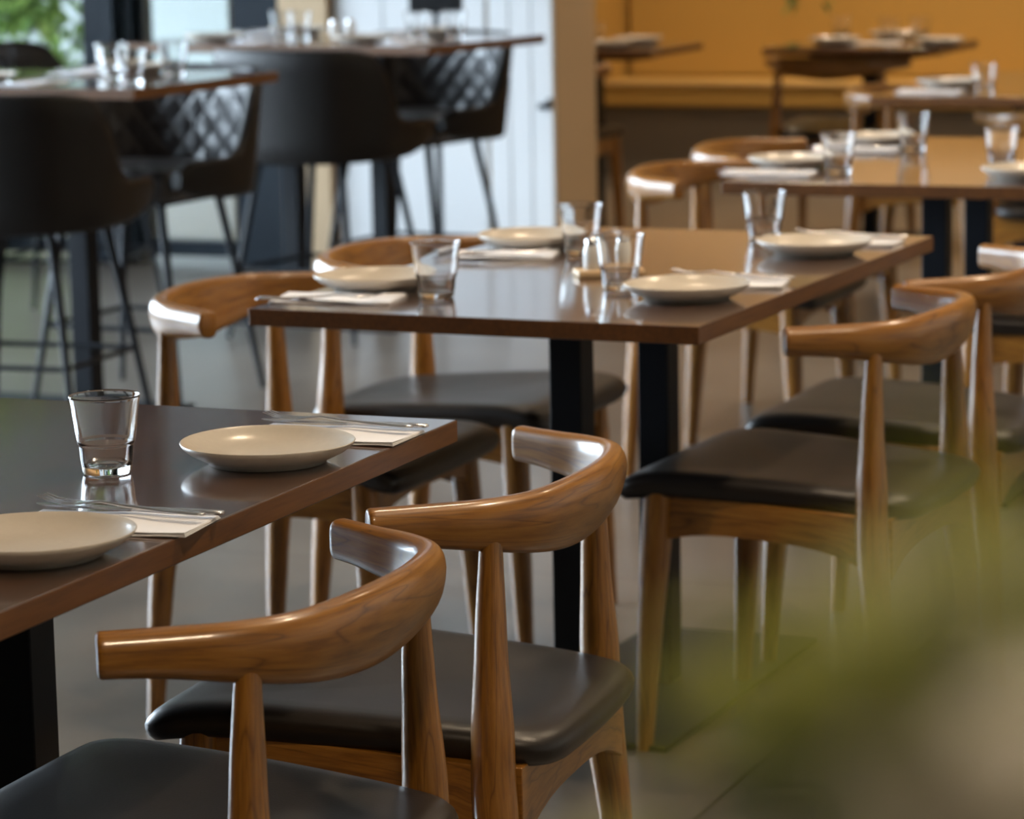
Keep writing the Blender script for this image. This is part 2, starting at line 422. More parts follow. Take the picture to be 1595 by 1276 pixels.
# ------------------------------------------------------------------ ceiling lamps
def make_downlight():
    r = empty('ceiling_lamp')
    g = MB(); lathe(g, [(.0, .0), (.075, 0), (.08, -.012), (.062, -.016), (.055, -.004), (0, -.003)], 32); g.build('trim_ring', M['brass'], r)
    g = MB(); lathe(g, [(0, -.006), (.052, -.006), (.05, -.009), (0, -.0095)], 24); g.build('diffuser', M['lamp_glow'], r)
    return r
DL = Kind(make_downlight)
def lamp_light(loc, power, col=(1, .78, .54), size=.11, angle=None):
    l = bpy.data.lights.new('downlight', 'SPOT'); l.energy = power; l.color = col; l.shadow_soft_size = size
    l.spot_size = math.radians(angle or 120); l.spot_blend = .8
    o = bpy.data.objects.new('downlight', l); C.objects.link(o); o.location = (loc[0], loc[1], loc[2]-.03)
LAMPS = [(-.35, 1.3, 60), (.9, .2, 130), (1.2, -2.5, 150), (-1.2, 3.9, 75), (-.2, 4.6, 60), (-2.2, 8.3, 60), (-1.0, 6.6, 60), (-3.1, 9.95, 135), (-1.8, 9.95, 135), (-.5, 9.95, 135), (.9, 2.6, 140), (1.0, 9.95, 135)]
LAMP_AT = ['over the middle table', 'over the aisle right of the nearest table', 'over the aisle right behind the camera', 'left of the third table', 'between the third and fourth tables', 'over the farthest table', 'over the far end of the fourth table', 'at the left end of the mustard bench', 'before the mustard bench, second from its left end', 'before the mustard bench, third from its left end', 'over the aisle right of the middle table', 'before the mustard bench, nearest the right wall']
for (lx, ly, pw), where in zip(LAMPS, LAMP_AT):
    DL.place((lx, ly, H), 0, 'round recessed ceiling lamp %s' % where, 'lamp', 'recessed ceiling lamps')
    lamp_light((lx, ly, H), pw)

# ------------------------------------------------------------------ dining chair
def make_chair():
    r = empty('dining_chair')
    # curved top rail
    half = [(.0, .274), (-.055, .240), (-.108, .206), (-.146, .160), (-.162, .092), (-.168, 0)]
    pts = half + [(x, -y) for x, y in reversed(half[:-1])]
    cl = catmull([(x, y, 0) for x, y in pts], 7)
    n = len(cl); tot = sum((cl[i+1]-cl[i]).length for i in range(n-1)); acc = 0; rings = []
    htab = [(0, .046), (.12, .051), (.25, .066), (.38, .085), (.5, .093)]
    ttab = [(0, .706), (.25, .707), (.5, .715)]
    wtab = [(0, .031), (.2, .033), (.5, .035)]
    def sec(c, t, hgt, top, wid, lean, shrink=1.0):
        nrm = Vector((t.y, -t.x, 0))      # outward from the arc
        if nrm.dot(Vector((c.x+.02, c.y, 0))) < 0: nrm = -nrm
        out = []
        for a, b_ in superell(28, 2.7, wid/2*shrink, hgt/2*(1-(1-shrink)*.5)):
            bulge = 0.006*(1-(2*b_/hgt)**2)*(hgt/.085)     # outer face bellies out
            zz = top-hgt/2+b_
            out.append(Vector((c.x, c.y, 0)) + nrm*(a+bulge+lean*(b_)) + Vector((0, 0, zz)))
        return out
    for i, c in enumerate(cl):
        if i: acc += (cl[i]-cl[i-1]).length
        s = acc/tot; q = min(s, 1-s)
        t = (cl[min(i+1, n-1)]-cl[max(i-1, 0)]).normalized()
        sm = 2*q; sm = sm*sm*(3-2*sm)
        h_, tp, wd = .045+.048*sm, .706+.008*sm, .034+.002*sm
        lean = .26*sm
        if i == 0:
            rings.append(sec(c-t*.0020, t, h_*.94, tp-.0015, wd, lean, .80)); rings.append(sec(c-t*.0006, t, h_*.98, tp-.0004, wd, lean, .94))
            rings.append(sec(c+t*.002, t, h_, tp, wd, lean))
        elif i == n-1:
            rings.append(sec(c-t*.002, t, h_, tp, wd, lean)); rings.append(sec(c+t*.0006, t, h_*.98, tp-.0004, wd, lean, .94)); rings.append(sec(c+t*.0020, t, h_*.94, tp-.0015, wd, lean, .80))
        else: rings.append(sec(c, t, h_, tp, wd, lean))
    g = MB(); loft(g, rings); g.build('backrest_rail', M['chair_wood'], r, angle=60)
    # rear legs run up to carry the rail
    for s in (1, -1):
        g = MB()
        P = catmull([(-.150, s*.230, 0), (-.136, s*.224, .20), (-.121, s*.216, .36), (-.119, s*.214, .44), (-.117, s*.208, .55), (-.118, s*.203, .668)], 5)
        zr = [(0, .0145), (.20, .0205), (.36, .0260), (.44, .0248), (.55, .0185), (.67, .0128)]
        tube(g, P, [lerp_tab(zr, p.z) for p in P], 20, 2.0)
        g.build('leg', M['chair_wood'], r, angle=60)
        g = MB()
        P = catmull([(.262, s*.222, 0), (.252, s*.216, .20), (.243, s*.207, .36), (.240, s*.205, .425)], 5)
        zr = [(0, .014), (.20, .0195), (.33, .0235), (.425, .0235)]
        tube(g, P, [lerp_tab(zr, p.z) for p in P], 20, 2.6)
        g.build('leg', M['chair_wood'], r, angle=60)
    # aprons with arched lower edges
    def apron(a, b_, za, zb, ha, hb, hm, th=.020, sag=0.0):
        g = MB(); rings = []; A = Vector(a); B = Vector(b_); d = (B-A).normalized(); nr = Vector((d.y, -d.x, 0))
        for k in range(13):
            t = k/12; c = A+(B-A)*t + nr*sag*4*t*(1-t); top = za+(zb-za)*t; e = abs(2*t-1)**3
            hh = hm + ((ha if t < .5 else hb)-hm)*e
            rings.append([c+nr*th/2+Vector((0, 0, top)), c-nr*th/2+Vector((0, 0, top)), c-nr*th/2+Vector((0, 0, top-hh)), c+nr*th/2+Vector((0, 0, top-hh))])
        loft(g, rings); g.build('apron', M['chair_wood'], r, bevel=.002, angle=35)
    for s in (1, -1): apron((-.12, s*.208, 0), (.24, s*.204, 0), .404, .424, .092, .082, .058)
    apron((.245, -.20, 0), (.245, .20, 0), .424, .424, .075, .075, .045)
    apron((-.140, .205, 0), (-.140, -.205, 0), .402, .402, .098, .098, .062, sag=-.0)
    # leather seat pad
    hp = [(.308, 0), (.309, .10), (.308, .190), (.294, .233), (.225, .232), (.08, .222), (-.04, .210), (-.115, .200), (-.160, .186), (-.182, .150), (-.187, .08), (-.188, 0)]
    ol = catmull([(x, y, 0) for x, y in hp] + [(x, -y, 0) for x, y in reversed(hp[1:-1])], 5, closed=True)
    N = len(ol); cx = .05
    prof = [(1e-4, 0, 0), (.25, 0, 0), (.5, 0, 0), (.72, 0, 0), (.85, .001, 0), (.92, .004, 0), (.965, .009, 0), (.99, .015, 0), (1.0, .021, 0), (.997, .028, 0), (.985, .036, 0), (.965, .043, 0), (.92, .046, 0), (.5, .046, 0), (1e-4, .046, 0)]
    vs = []; fs = []
    for (q, dz, _) in prof:
        for p in ol:
            x = cx+(p.x-cx)*q; y = p.y*q
            slope = .436 + .026*max(0, min(1, (x+.2)/.48))
            rr = max(0.0, 1-q*q)
            dish = -.012*rr*max(0, 1-dz/.01)
            lift = .012*abs(p.y/.23)**2*q*q*(1-abs((x-.04)/.26)**2 if abs(x-.04) < .26 else 0)
            front = -.010*max(0, (x-.20)/.09)**2
            vs.append((x, y, slope+dish+lift*.6+front-dz*(1.0)))
    for j in range(len(prof)-1):
        for i in range(N): fs.append((j*N+i, j*N+(i+1) % N, (j+1)*N+(i+1) % N, (j+1)*N+i))
    fs.append(tuple(range(N))); fs.append(tuple(reversed(range((len(prof)-1)*N, len(prof)*N))))
    g = MB(); g.add(vs, fs); g.build('seat', M['seat_leather'], r, angle=70)['label'] = 'dark leather seat pad'
    return r
CH = Kind(make_chair)
GC = 'wooden dining chairs with curved backrests'
def chair(x, y, rz, label): return CH.place((x, y, 0), rz, label, 'chair', GC)
W = PI
chair(.025, -.66, W+.014, 'nearest wooden chair, its black seat cut off by the bottom edge of the photo')
chair(.011, -.055, W+.069, 'wooden chair directly behind the nearest chair, its whole brown seat in view')
chair(.074, 1.425, W-.056, 'wooden chair right of the middle table, nearer one, blurred leaves over its leg')
chair(.092, 2.022, W-.008, 'wooden chair right of the middle table, farther one, cut by the right edge')
chair(-.900, 1.375, 0.0, 'wooden chair left of the middle table, nearer one, cut end of its rail facing us')
chair(-.875, 1.965, 0.0, 'wooden chair left of the middle table, farther one, rail behind the plates')
chair(-.870, 3.66, 0.0, 'wooden chair left of the third table, nearer one, pale shine on its rail end')
chair(-.925, 4.30, 0.0, 'wooden chair left of the third table, farther one, partly behind its neighbour')
chair(.12, 3.32, W, 'wooden chair right of the third table, dark seat edge showing under the tabletop')
chair(-1.15, 6.50, 0.0, 'small distant wooden chair left of the fourth table, bright glint on its rail')
chair(-.45, 5.70, PI/2, 'distant wooden chair at the near end of the fourth table, pale shiny rail')
chair(-1.90, 8.30, PI/2, 'distant wooden chair, back turned to us, before the table by the mustard bench')
chair(-2.90, 7.72, PI/2, 'distant wooden chair in shade beside the beige pillar, mostly hidden')

# ------------------------------------------------------------------ tables
def make_table(name, w_, l_, zt, th, posts, plate, root_name):
    """origin: floor under the near right corner of the top; top spans x -w..0, y 0..l"""
    r = empty(root_name)
    g = MB(); g.box((-w_/2, l_/2, zt-th/2), (w_, l_, th))
    o = g.build('tabletop', M['table_wood'], r, bevel=.0022, seg=3, angle=35)
    o.data.materials.append(M['edge_wood'])
    for p in o.data.polygons:
        if abs(p.normal.z) < .7: p.material_index = 1
    for py in posts:
        g = MB(); g.box((-w_/2, py, (zt-th)/2+.004), (.056, .056, zt-th-.008)); g.build('column', M['black_steel'], r, bevel=.003)
        g = MB()
        hw = .24 if w_ < .9 else .3
        a = [(-w_/2-hw, zt-th-.0), (-w_/2+hw, zt-th-.0), (-w_/2+hw, zt-th-.018), (-w_/2+hw-.06, zt-th-.026), (-w_/2-hw+.06, zt-th-.026), (-w_/2-hw, zt-th-.018)]
        vs = [(x, py+e*.03, z) for e in (-1, 1) for x, z in a]
        fs = [tuple(range(6)), tuple(reversed(range(6, 12)))] + [(i, (i+1) % 6, 6+(i+1) % 6, 6+i) for i in range(6)]
        g.add(vs, fs); g.build('mounting_arm', M['black_steel'], r, smooth=False)
    g = MB(); g.box((-w_/2, (plate[2] if len(plate) > 2 else sum(posts)/len(posts)), .005), (plate[0], plate[1], .010)); g.build('base_plate', M['black_steel'], r, bevel=.002)
    return r
def make_dining(): return make_table('t', .732, 1.20, .75, .027, (.40, .785), (.33, .78, .765), 'dining_table')
def make_bar():
    """counter-height table, long side across"""
    r = empty('bar_table')
    w_, l_, zt, th = 1.20, .72, .90, .027
    g = MB(); g.box((-w_/2, l_/2, zt-th/2), (w_, l_, th)); o = g.build('tabletop', M['table_wood'], r, bevel=.002, seg=3, angle=35)
    o.data.materials.append(M['edge_wood'])
    for p in o.data.polygons:
        if abs(p.normal.z) < .7: p.material_index = 1
    for px in (-w_/2+.20, -w_/2-.14):
        g = MB(); g.box((px, l_/2, (zt-th)/2+.004), (.058, .058, zt-th-.008)); g.build('column', M['black_steel'], r, bevel=.003)
        g = MB(); g.box((px, l_/2, zt-th-.006), (.06, .5, .012)); g.build('mounting_arm', M['black_steel'], r, bevel=.002)
    g = MB(); g.box((-w_/2, l_/2, .005), (.75, .5, .010)); g.build('base_plate', M['black_steel'], r, bevel=.002)
    return r
DT = Kind(make_dining); GT = 'dark wood dining tables on black columns'
AT = (0.0, 0.0, 0.0)                       # nearest table: its far right corner is the origin
BT = (.0288, .8248, -.0331)
CT = (.110, 2.925, -.004)
DTT = (-.275, 5.50, 0.0)
ET = (-1.33, 7.98, 0.0)
DT.place((0, -1.20, 0), 0, 'nearest dining table, at the left edge, with one tumbler and two plates', 'table', GT)
DT.place((BT[0], BT[1], 0), BT[2], 'middle dining table in the centre, set with four plates and four tumblers', 'table', GT)
DT.place((CT[0], CT[1], 0), CT[2], 'third dining table at the right edge, behind the middle one', 'table', GT)
DT.place((DTT[0], DTT[1], 0), DTT[2], 'fourth dining table, far right, narrow strip with a napkin near its corner', 'table', GT)

def make_small(): return make_table('t', .68, .62, .75, .027, (.31,), (.42, .42), 'dining_table')
DS = Kind(make_small)
DS.place((-2.49, 7.82, 0), 0, 'small dark dining table half hidden behind the beige pillar', 'table', GT)
DS.place((-1.44, 8.03, 0), 0, 'farthest dining table, set in front of the mustard yellow bench', 'table', GT)
BR = Kind(make_bar); GB = 'counter-height tables by the windows'
BG = (-2.30, 3.441, -.06); BH = (-2.336, 5.356, -.14)
BR.place((BG[0], BG[1], 0), BG[2], 'high dark wood table at the upper left edge, nearer the camera', 'table', GB)
BR.place((BH[0], BH[1], 0), BH[2], 'high dark wood table standing before the white doors', 'table', GB)

# ------------------------------------------------------------------ tub bar stool
def make_stool():
    r = empty('bar_stool')
    half = [(.215, .235), (.12, .260), (.0, .270), (-.12, .258), (-.21, .200), (-.250, .11), (-.262, 0)]
    pts = half + [(x, -y) for x, y in reversed(half[:-1])]
    cl = catmull([(x, y, 0) for x, y in pts], 6); n = len(cl)
    ds = [0]
    for i in range(1, n): ds.append(ds[-1]+(cl[i]-cl[i-1]).length)
    tot = ds[-1]
    ttab = [(0, .645), (.03, .668), (.165, .672), (.20, .695), (.228, .765), (.25, .835), (.28, .885), (.33, .898), (.5, .900)]
    btab = [(0, .60), (.05, .575), (.15, .558), (.5, .548)]
    def wall(off0, off1, zt_in=0, q0=0.0):
        rows = []
        for i, c in enumerate(cl):
            s = ds[i]/tot; q = min(s, 1-s)
            t = (cl[min(i+1, n-1)]-cl[max(i-1, 0)]).normalized(); nr = Vector((t.y, -t.x, 0))
            if nr.dot(Vector((c.x-.05, c.y, 0))) < 0: nr = -nr
            tp, bt = lerp_tab(ttab, q)-zt_in, lerp_tab(btab, q)
            rows.append((c, nr, tp, bt, s*tot))
        return rows
    rows = wall(0, 0)
    rings = []
    for (c, nr, tp, bt, s) in rows:
        ring = []; K = 7
        flare = lambda z: .035*max(0, (z-.56)/.33)
        for k in range(K): z = bt+.012+(tp-bt-.024)*k/(K-1); ring.append(Vector((c.x, c.y, z))+nr*(.018+flare(z)))
        ring.append(Vector((c.x, c.y, tp-.002))+nr*(.010+flare(tp))); ring.append(Vector((c.x, c.y, tp))+nr*(flare(tp))); ring.append(Vector((c.x, c.y, tp-.002))+nr*(-.010+flare(tp)))
        for k in range(K): z = tp-.012-(tp-bt-.024)*k/(K-1); ring.append(Vector((c.x, c.y, z))+nr*(-.018+flare(z)))
        ring.append(Vector((c.x, c.y, bt))-nr*.008); ring.append(Vector((c.x, c.y, bt))+nr*.008)
        rings.append(ring)
    g = MB(); loft(g, rings); g.build('shell', M['stool_leather'], r, angle=60)['label'] = 'brown leather outer shell'
    # quilted lining just inside the shell
    vs = []; fs = []; uv = []; K = 8
    sel = [q for q in rows if .06 < q[4]/tot < .94]
    for (c, nr, tp, bt, s) in sel:
        for k in range(K+1):
            z = .60+(tp-.012-.60)*k/K; vs.append(Vector((c.x, c.y, z))+nr*(-.0215+.035*max(0, (z-.56)/.33)+(.004 if k == K else 0)))
    for i in range(len(sel)-1):
        for k in range(K):
            a = i*(K+1)+k; fs.append((a, a+1, a+K+2, a+K+1))
            z = lambda ii, kk: vs[ii*(K+1)+kk].z
            uv.append(((sel[i][4], z(i, k)), (sel[i][4], z(i, k+1)), (sel[i+1][4], z(i+1, k+1)), (sel[i+1][4], z(i+1, k))))
    # give it thickness towards the shell
    m0 = len(vs); vs2 = []
    for (c, nr, tp, bt, s) in sel:
        for k in range(K+1):
            z = .60+(tp-.012-.60)*k/K; vs2.append(Vector((c.x, c.y, z))+nr*(-.012+.035*max(0, (z-.56)/.33)))
    vs += vs2; S = len(sel)
    for i in range(S-1):
        fs.append((i*(K+1)+K, m0+i*(K+1)+K, m0+(i+1)*(K+1)+K, (i+1)*(K+1)+K)); uv.append(((0, 0),)*4)
        fs.append((i*(K+1), (i+1)*(K+1), m0+(i+1)*(K+1), m0+i*(K+1))); uv.append(((0, 0),)*4)
    g = MB(); g.add(vs, fs, uv); g.build('quilted_lining', M['quilt'], r, angle=60)['label'] = 'diamond-quilted dark lining'
    # seat cushion
    ol = catmull([(.235, 0, 0), (.230, .13, 0), (.205, .205, 0), (.10, .215, 0), (-.06, .215, 0), (-.16, .17, 0), (-.205, .08, 0), (-.21, 0, 0), (-.205, -.08, 0), (-.16, -.17, 0), (-.06, -.215, 0), (.10, -.215, 0), (.205, -.205, 0), (.230, -.13, 0)], 4, closed=True)
    N = len(ol); prof = [(1e-3, .655), (.5, .652), (.8, .646), (.93, .638), (.99, .622), (1, .605), (.99, .575), (.95, .562), (.5, .56), (1e-3, .56)]
    vs = []; fs = []; uv = []
    for q, z in prof: vs += [Vector((p.x*q, p.y*q, z)) for p in ol]
    for j in range(len(prof)-1):
        for i in range(N):
            f = (j*N+i, j*N+(i+1) % N, (j+1)*N+(i+1) % N, (j+1)*N+i); fs.append(f); uv.append(tuple((vs[a].x, vs[a].y) for a in f))
    g = MB(); g.add(vs, fs, uv); g.build('seat', M['quilt'], r, angle=60)['label'] = 'quilted dark seat cushion'
    g = MB(); g.box((0.0, 0, .552), (.32, .32, .016)); g.build('seat_frame', M['black_steel'], r, bevel=.002)
    for sx in (1, -1):
        for sy in (1, -1):
            g = MB(); tube(g, [(sx*.150, sy*.150, .550), (sx*.185, sy*.19, .30), (sx*.225, sy*.232, 0)], [.0125, .0105, .008], 12)
            g.build('leg', M['black_steel'], r)
    def P(sx, sy, z): t = 1-z/.55; return Vector((sx*(.15+.075*t), sy*(.15+.082*t), z))
    for a, b_ in (((1, 1), (1, -1)), ((-1, 1), (-1, -1)), ((1, 1), (-1, 1)), ((1, -1), (-1, -1))):
        g = MB(); tube(g, [P(*a, .215), P(*b_, .215)], [.007, .007], 8); g.build('footrest', M['black_steel'], r)
    return r
ST = Kind(make_stool); GS = 'tub-shaped leather bar stools'
ST.place((-2.66, 3.50, 0), PI/2+.05, 'dark tub bar stool at the left edge, its plain back towards us', 'stool', GS)
ST.place((-2.70, 4.20, 0), -PI/2-.06, 'quilted bar stool facing us under the nearer high table, light on its lining', 'stool', GS)
ST.place((-2.74, 5.47, 0), PI/2-.14, 'dark bar stool seen from behind at the high table by the white doors', 'stool', GS)
ST.place((-2.73, 6.12, 0), -PI/2-.14, 'quilted bar stool facing us under the farther high table, near the door latch', 'stool', GS)
ST.place((-3.68, 5.55, 0), .25, 'bar stool whose rounded brown back rises behind the plates at the left window', 'stool', GS)

# ------------------------------------------------------------------ tableware
def make_plate(D=.195):
    R = D/2
    def mk():
        g = MB(); wob = lambda t, r: 1+.014*(r/R)*math.cos(3*t+.6)+.013*(r/R)*math.cos(2*t+1.4)
        prof = [(0, .0075), (R*.45, .0078), (R*.66, .0090), (R*.78, .0118), (R*.88, .0165), (R*.95, .0215), (R*.985, .0247), (R, .0252), (R*1.006, .0242), (R*.985, .0205), (R*.90, .0135), (R*.78, .0075), (R*.70, .0040), (R*.675, .0004), (R*.655, .0), (R*.63, .0004), (R*.62, .003), (0, .0035)]
        lathe(g, prof, 72, wob); o = g.build('plate', M['stoneware'], angle=60); return o
    return mk
PL = Kind(make_plate()); GP = 'stoneware plates on the tables'
def plate(x, y, z, label, rz=0): return PL.place((x, y, z), rz, label, 'plate', GP)
def make_tumbler():
    g = MB()
    prof = [(0, .0022), (.0175, .0015), (.0225, 0), (.0262, .0012), (.0275, .005), (.0290, .016), (.0303, .0315), (.0310, .0335), (.0325, .0355), (.0348, .055), (.0378, .079), (.0392, .0858), (.0396, .0868), (.0390, .0876), (.0383, .0872), (.0378, .0855),
            (.0360, .078), (.0331, .056), (.0306, .0385), (.0292, .0362), (.0272, .0335), (.0258, .016), (.0235, .0105), (.016, .0085), (0, .0080)]
    lathe(g, prof, 64); return g.build('tumbler', M['glass'], angle=50)
TU = Kind(make_tumbler); GG = 'clear water tumblers on the tables'
def tumbler(x, y, z, label): return TU.place((x, y, z), 0, label, 'glass', GG)
def make_napkin():
    g = MB()
    for k in range(3):
        hx, hy = .0975-.0008*k, .0505-.0010*k; z = .0006+.0011*k; nx = 12
        vs = []; fs = []
        for e in (0, 1):
            for i in range(nx+1):
                for j in (0, 1, 2):
                    x = -hx+2*hx*i/nx; y = -hy+hy*j
                    wv = .0006*math.sin(x*60+k)+(.0012 if k == 2 and j == 2 else 0)+.0004*math.sin(y*90+x*31)
                    vs.append((x, y, z+(.0009 if e else 0)+max(wv, -.0004)))
        T = (nx+1)*3
        for i in range(nx):
            for j in (0, 1):
                a = i*3+j; fs.append((a, a+1, a+4, a+3)); fs.append((T+a, T+a+3, T+a+4, T+a+1))
            fs.append((i*3, i*3+3, T+i*3+3, T+i*3)); fs.append((i*3+2, T+i*3+2, T+i*3+5, i*3+5))
        fs.append((0, T, T+1, 1)); fs.append((1, T+1, T+2, 2)); q = nx*3; fs.append((q, q+1, T+q+1, T+q)); fs.append((q+1, q+2, T+q+2, T+q+1))
        g.add(vs, fs)
    return g.build('napkin', M['paper'], angle=40)
NP = Kind(make_napkin); GN = 'folded white paper napkins under cutlery'
def flatsec(mb, stations, n=12):
    """stations: (x, y, z, half width, half thickness) lofted along x"""
    rings = []
    for (x, y, z, hw, ht) in stations: rings.append([Vector((x, y+a, z+b_)) for a, b_ in superell(n, 2.3, hw, ht)])
    loft(mb, rings)
def make_fork():
    r = empty('fork')
    g = MB(); flatsec(g, [(-.096, 0, .0042, .003, .0014), (-.094, 0, .0042, .0058, .0016), (-.085, 0, .0042, .0066, .0018), (-.05, 0, .0044, .0050, .0018), (0, 0, .0058, .0028, .0016), (.028, 0, .0080, .0026, .0014), (.040, 0, .0072, .006, .0012), (.050, 0, .0055, .0102, .0009), (.060, 0, .0045, .0108, .0008)])
    g.build('handle', M['steel'], r)
    for k in range(4):
        g = MB(); yy = (k-1.5)*.0060
        flatsec(g, [(.056, yy*.95, .0048, .0022, .0008), (.070, yy, .0044, .0016, .0008), (.088, yy, .0062, .0014, .0007), (.102, yy, .0100, .0007, .0005)], 8)
        g.build('tine', M['steel'], r)
    return r
FK = Kind(make_fork)
def make_knife():
    r = empty('knife')
    g = MB(); flatsec(g, [(-.106, 0, .0042, .003, .0014), (-.104, 0, .0042, .0062, .0022), (-.09, 0, .0042, .0068, .0026), (-.05, 0, .0042, .0055, .0026), (-.012, 0, .0042, .0042, .0024), (-.004, 0, .0042, .0045, .0022)])
    g.build('handle', M['steel'], r)
    g = MB(); flatsec(g, [(-.006, 0, .0042, .0045, .0016), (.01, .001, .0040, .0078, .0010), (.06, .0015, .0040, .0092, .0008), (.088, .0010, .0040, .0080, .0007), (.100, -.001, .0040, .0048, .0006), (.106, -.003, .0040, .0012, .0005)], 10)
    g.build('blade', M['steel'], r)
    return r
KN = Kind(make_knife)
def setting(px, py, z, side, rz, where, jitter=0.0, napkin_off=.17, cut=.036, kr=.05, fr=-.10):
    """side +1: guest on the right side of the table facing -X; -1: guest on the left facing +X. Plate centre given."""
    a = rz + (PI if side > 0 else 0)                    # local +x points away from the guest
    def W_(lx, ly): c, s = math.cos(a), math.sin(a); return px+c*lx-s*ly, py+s*lx+c*ly
    plate(px, py, z, 'off-white stoneware plate ' + where, jitter)
    nx, ny = W_(.0, -napkin_off)
    NP.place((nx, ny, z), a+jitter*.1, 'white folded napkin by the plate ' + where, 'napkin', GN)
    kx, ky = W_(.004, -napkin_off-cut-.006)
    KN.place((kx, ky, z+.0052), a+kr, 'steel knife by the plate ' + where, 'knife', 'table knives on the napkins')
    fx, fy = W_(.002, -napkin_off-cut+.006)
    FK.place((fx, fy, z+.0085), a+fr, 'steel fork by the plate ' + where, 'fork', 'forks on the napkins')
ZT, ZB = .7502, .9002
setting(-.097, -.318, ZT, 1, 0, 'nearest the corner of the nearest table', .3)
setting(-.092, -.838, ZT, 1, 0, 'cut by the left edge of the photo', 1.2, napkin_off=.155)
tumbler(-.238, -.430, ZT, 'clear tumbler on the nearest table, left of the plate')
setting(-.087, 1.116, ZT, 1, -.033, 'at the right front corner of the middle table', 2.0)
setting(-.062, 1.717, ZT, 1, -.033, 'at the right rear of the middle table', .8)
setting(-.603, 1.106, ZT, -1, -.033, 'at the left front of the middle table', 1.7, napkin_off=.135, cut=.075, kr=-.12, fr=.45)
setting(-.573, 1.705, ZT, -1, -.033, 'at the left rear of the middle table', 2.6, napkin_off=.14, cut=.055, kr=-.05, fr=.40)
tumbler(-.468, 1.032, ZT, 'clear tumbler on the middle table, front left, beside the left front plate')
tumbler(-.222, 1.190, ZT, 'clear tumbler in front of the small wooden block on the middle table')
tumbler(-.448, 1.617, ZT, 'clear tumbler on the middle table standing right of the left rear plate')
tumbler(-.205, 1.895, ZT, 'clear tumbler at the rear of the middle table, left of the right rear plate')
# third table
setting(-.569, 3.27, ZT, -1, 0, 'at the left front of the third table', .5)
setting(-.545, 3.88, ZT, -1, 0, 'at the left rear of the third table', 1.5)
setting(-.010, 3.12, ZT, 1, 0, 'at the right edge on the third table', 2.2)
tumbler(-.430, 3.156, ZT, 'clear tumbler right of the left front plate on the third table')
tumbler(-.418, 3.748, ZT, 'clear tumbler right of the left rear plate on the third table')
tumbler(-.120, 3.364, ZT, 'clear tumbler at the right edge on the third table, behind a plate')
# fourth table
NP.place((-.87, 5.68, ZT), 0, 'white napkin near the left corner of the fourth table', 'napkin', GN)
KN.place((-.87, 5.69, ZT+.0052), .05, 'distant steel knife on the napkin of the fourth table', 'knife', 'table knives on the napkins')
tumbler(-.700, 5.640, ZT, 'clear tumbler standing on the fourth table, upper right')
plate(-.87, 5.90, ZT, 'far stoneware plate on the fourth table', .2)
plate(-.38, 5.85, ZT, 'far stoneware plate on the right side of the fourth table', .9)
# farthest table
for k, (x, y, l) in enumerate(((-1.92, 8.33, 'left'), (-1.66, 8.28, 'middle'), (-1.50, 8.28, 'right'))):
    if k != 1: plate(x, y, ZT, 'tiny distant plate, %s one on the table by the mustard bench' % l, k)
plate(-1.80, 8.75, ZT, 'tiny distant plate at the far end of the table by the mustard bench', 2)
tumbler(-2.00, 8.70, ZT, 'distant tumbler, leftmost on the table by the mustard bench')
tumbler(-1.78, 8.60, ZT, 'distant tumbler, middle one on the table by the mustard bench')
tumbler(-1.67, 8.66, ZT, 'distant tumbler, rightmost on the table by the mustard bench')
NP.place((-1.76, 8.33, ZT), .1, 'distant white napkin on the table by the mustard bench', 'napkin', GN)
# small table behind the pillar
plate(-2.75, 8.05, ZT, 'distant plate beside the beige pillar, nearer one', .4)
plate(-2.72, 8.33, ZT, 'distant plate beside the beige pillar, farther one', 1.4)
tumbler(-2.86, 8.22, ZT, 'distant tumbler beside the beige pillar')
# high tables
def bar_local(T, lx, ly):
    c, s = math.cos(T[2]), math.sin(T[2]); return T[0]+c*lx-s*ly, T[1]+s*lx+c*ly
def bset(T, lx, ly, facing, where, j=0.0):
    """guest on the near (-y) side: facing=+1 ; far side: -1"""
    x, y = bar_local(T, lx, ly); a = T[2]+(PI/2 if facing > 0 else -PI/2)
    c, s = math.cos(a), math.sin(a)
    plate(x, y, ZB, 'off-white stoneware plate ' + where, j)
    nx, ny = x-s*(-.165), y+c*(-.165)
    NP.place((nx, ny, ZB), a, 'white folded napkin ' + where, 'napkin', GN)
    KN.place((nx, ny, ZB+.0052), a+.05, 'steel knife ' + where, 'knife', 'table knives on the napkins')
    FK.place((nx, ny, ZB+.0085), a-.08, 'steel fork ' + where, 'fork', 'forks on the napkins')
bset(BG, -.555, .14, 1, 'front left on the nearer high table', .3)
bset(BG, -.36, .58, -1, 'rear right on the nearer high table', 1.1)
bset(BG, -.94, .60, -1, 'rear left on the nearer high table at the left edge', 2.3)
bset(BH, -.33, .14, 1, 'front right on the farther high table', .3)
bset(BH, -.88, .14, 1, 'front left on the farther high table', 1.1)
bset(BH, -.32, .58, -1, 'rear right on the farther high table', 1.9)
bset(BH, -.86, .58, -1, 'rear left on the farther high table', 2.6)
for (lx, ly, l) in ((-.27, .34, 'left one of the front pair on the nearer high table'), (-.13, .20, 'right one of the front pair on the nearer high table'), (-.36, .46, 'left one of the rear pair on the nearer high table'), (-.20, .52, 'right one of the rear pair on the nearer high table')):
    x, y = bar_local(BG, lx, ly); tumbler(x, y, ZB, 'glinting tumbler, ' + l)
for (lx, ly, l) in ((-.80, .40, 'left one of the left pair on the farther high table'), (-.69, .34, 'right one of the left pair on the farther high table'), (-.26, .36, 'left one of the right pair on the farther high table'), (-.17, .44, 'right one of the right pair on the farther high table')):
    x, y = bar_local(BH, lx, ly); tumbler(x, y, ZB, 'glinting tumbler, ' + l)
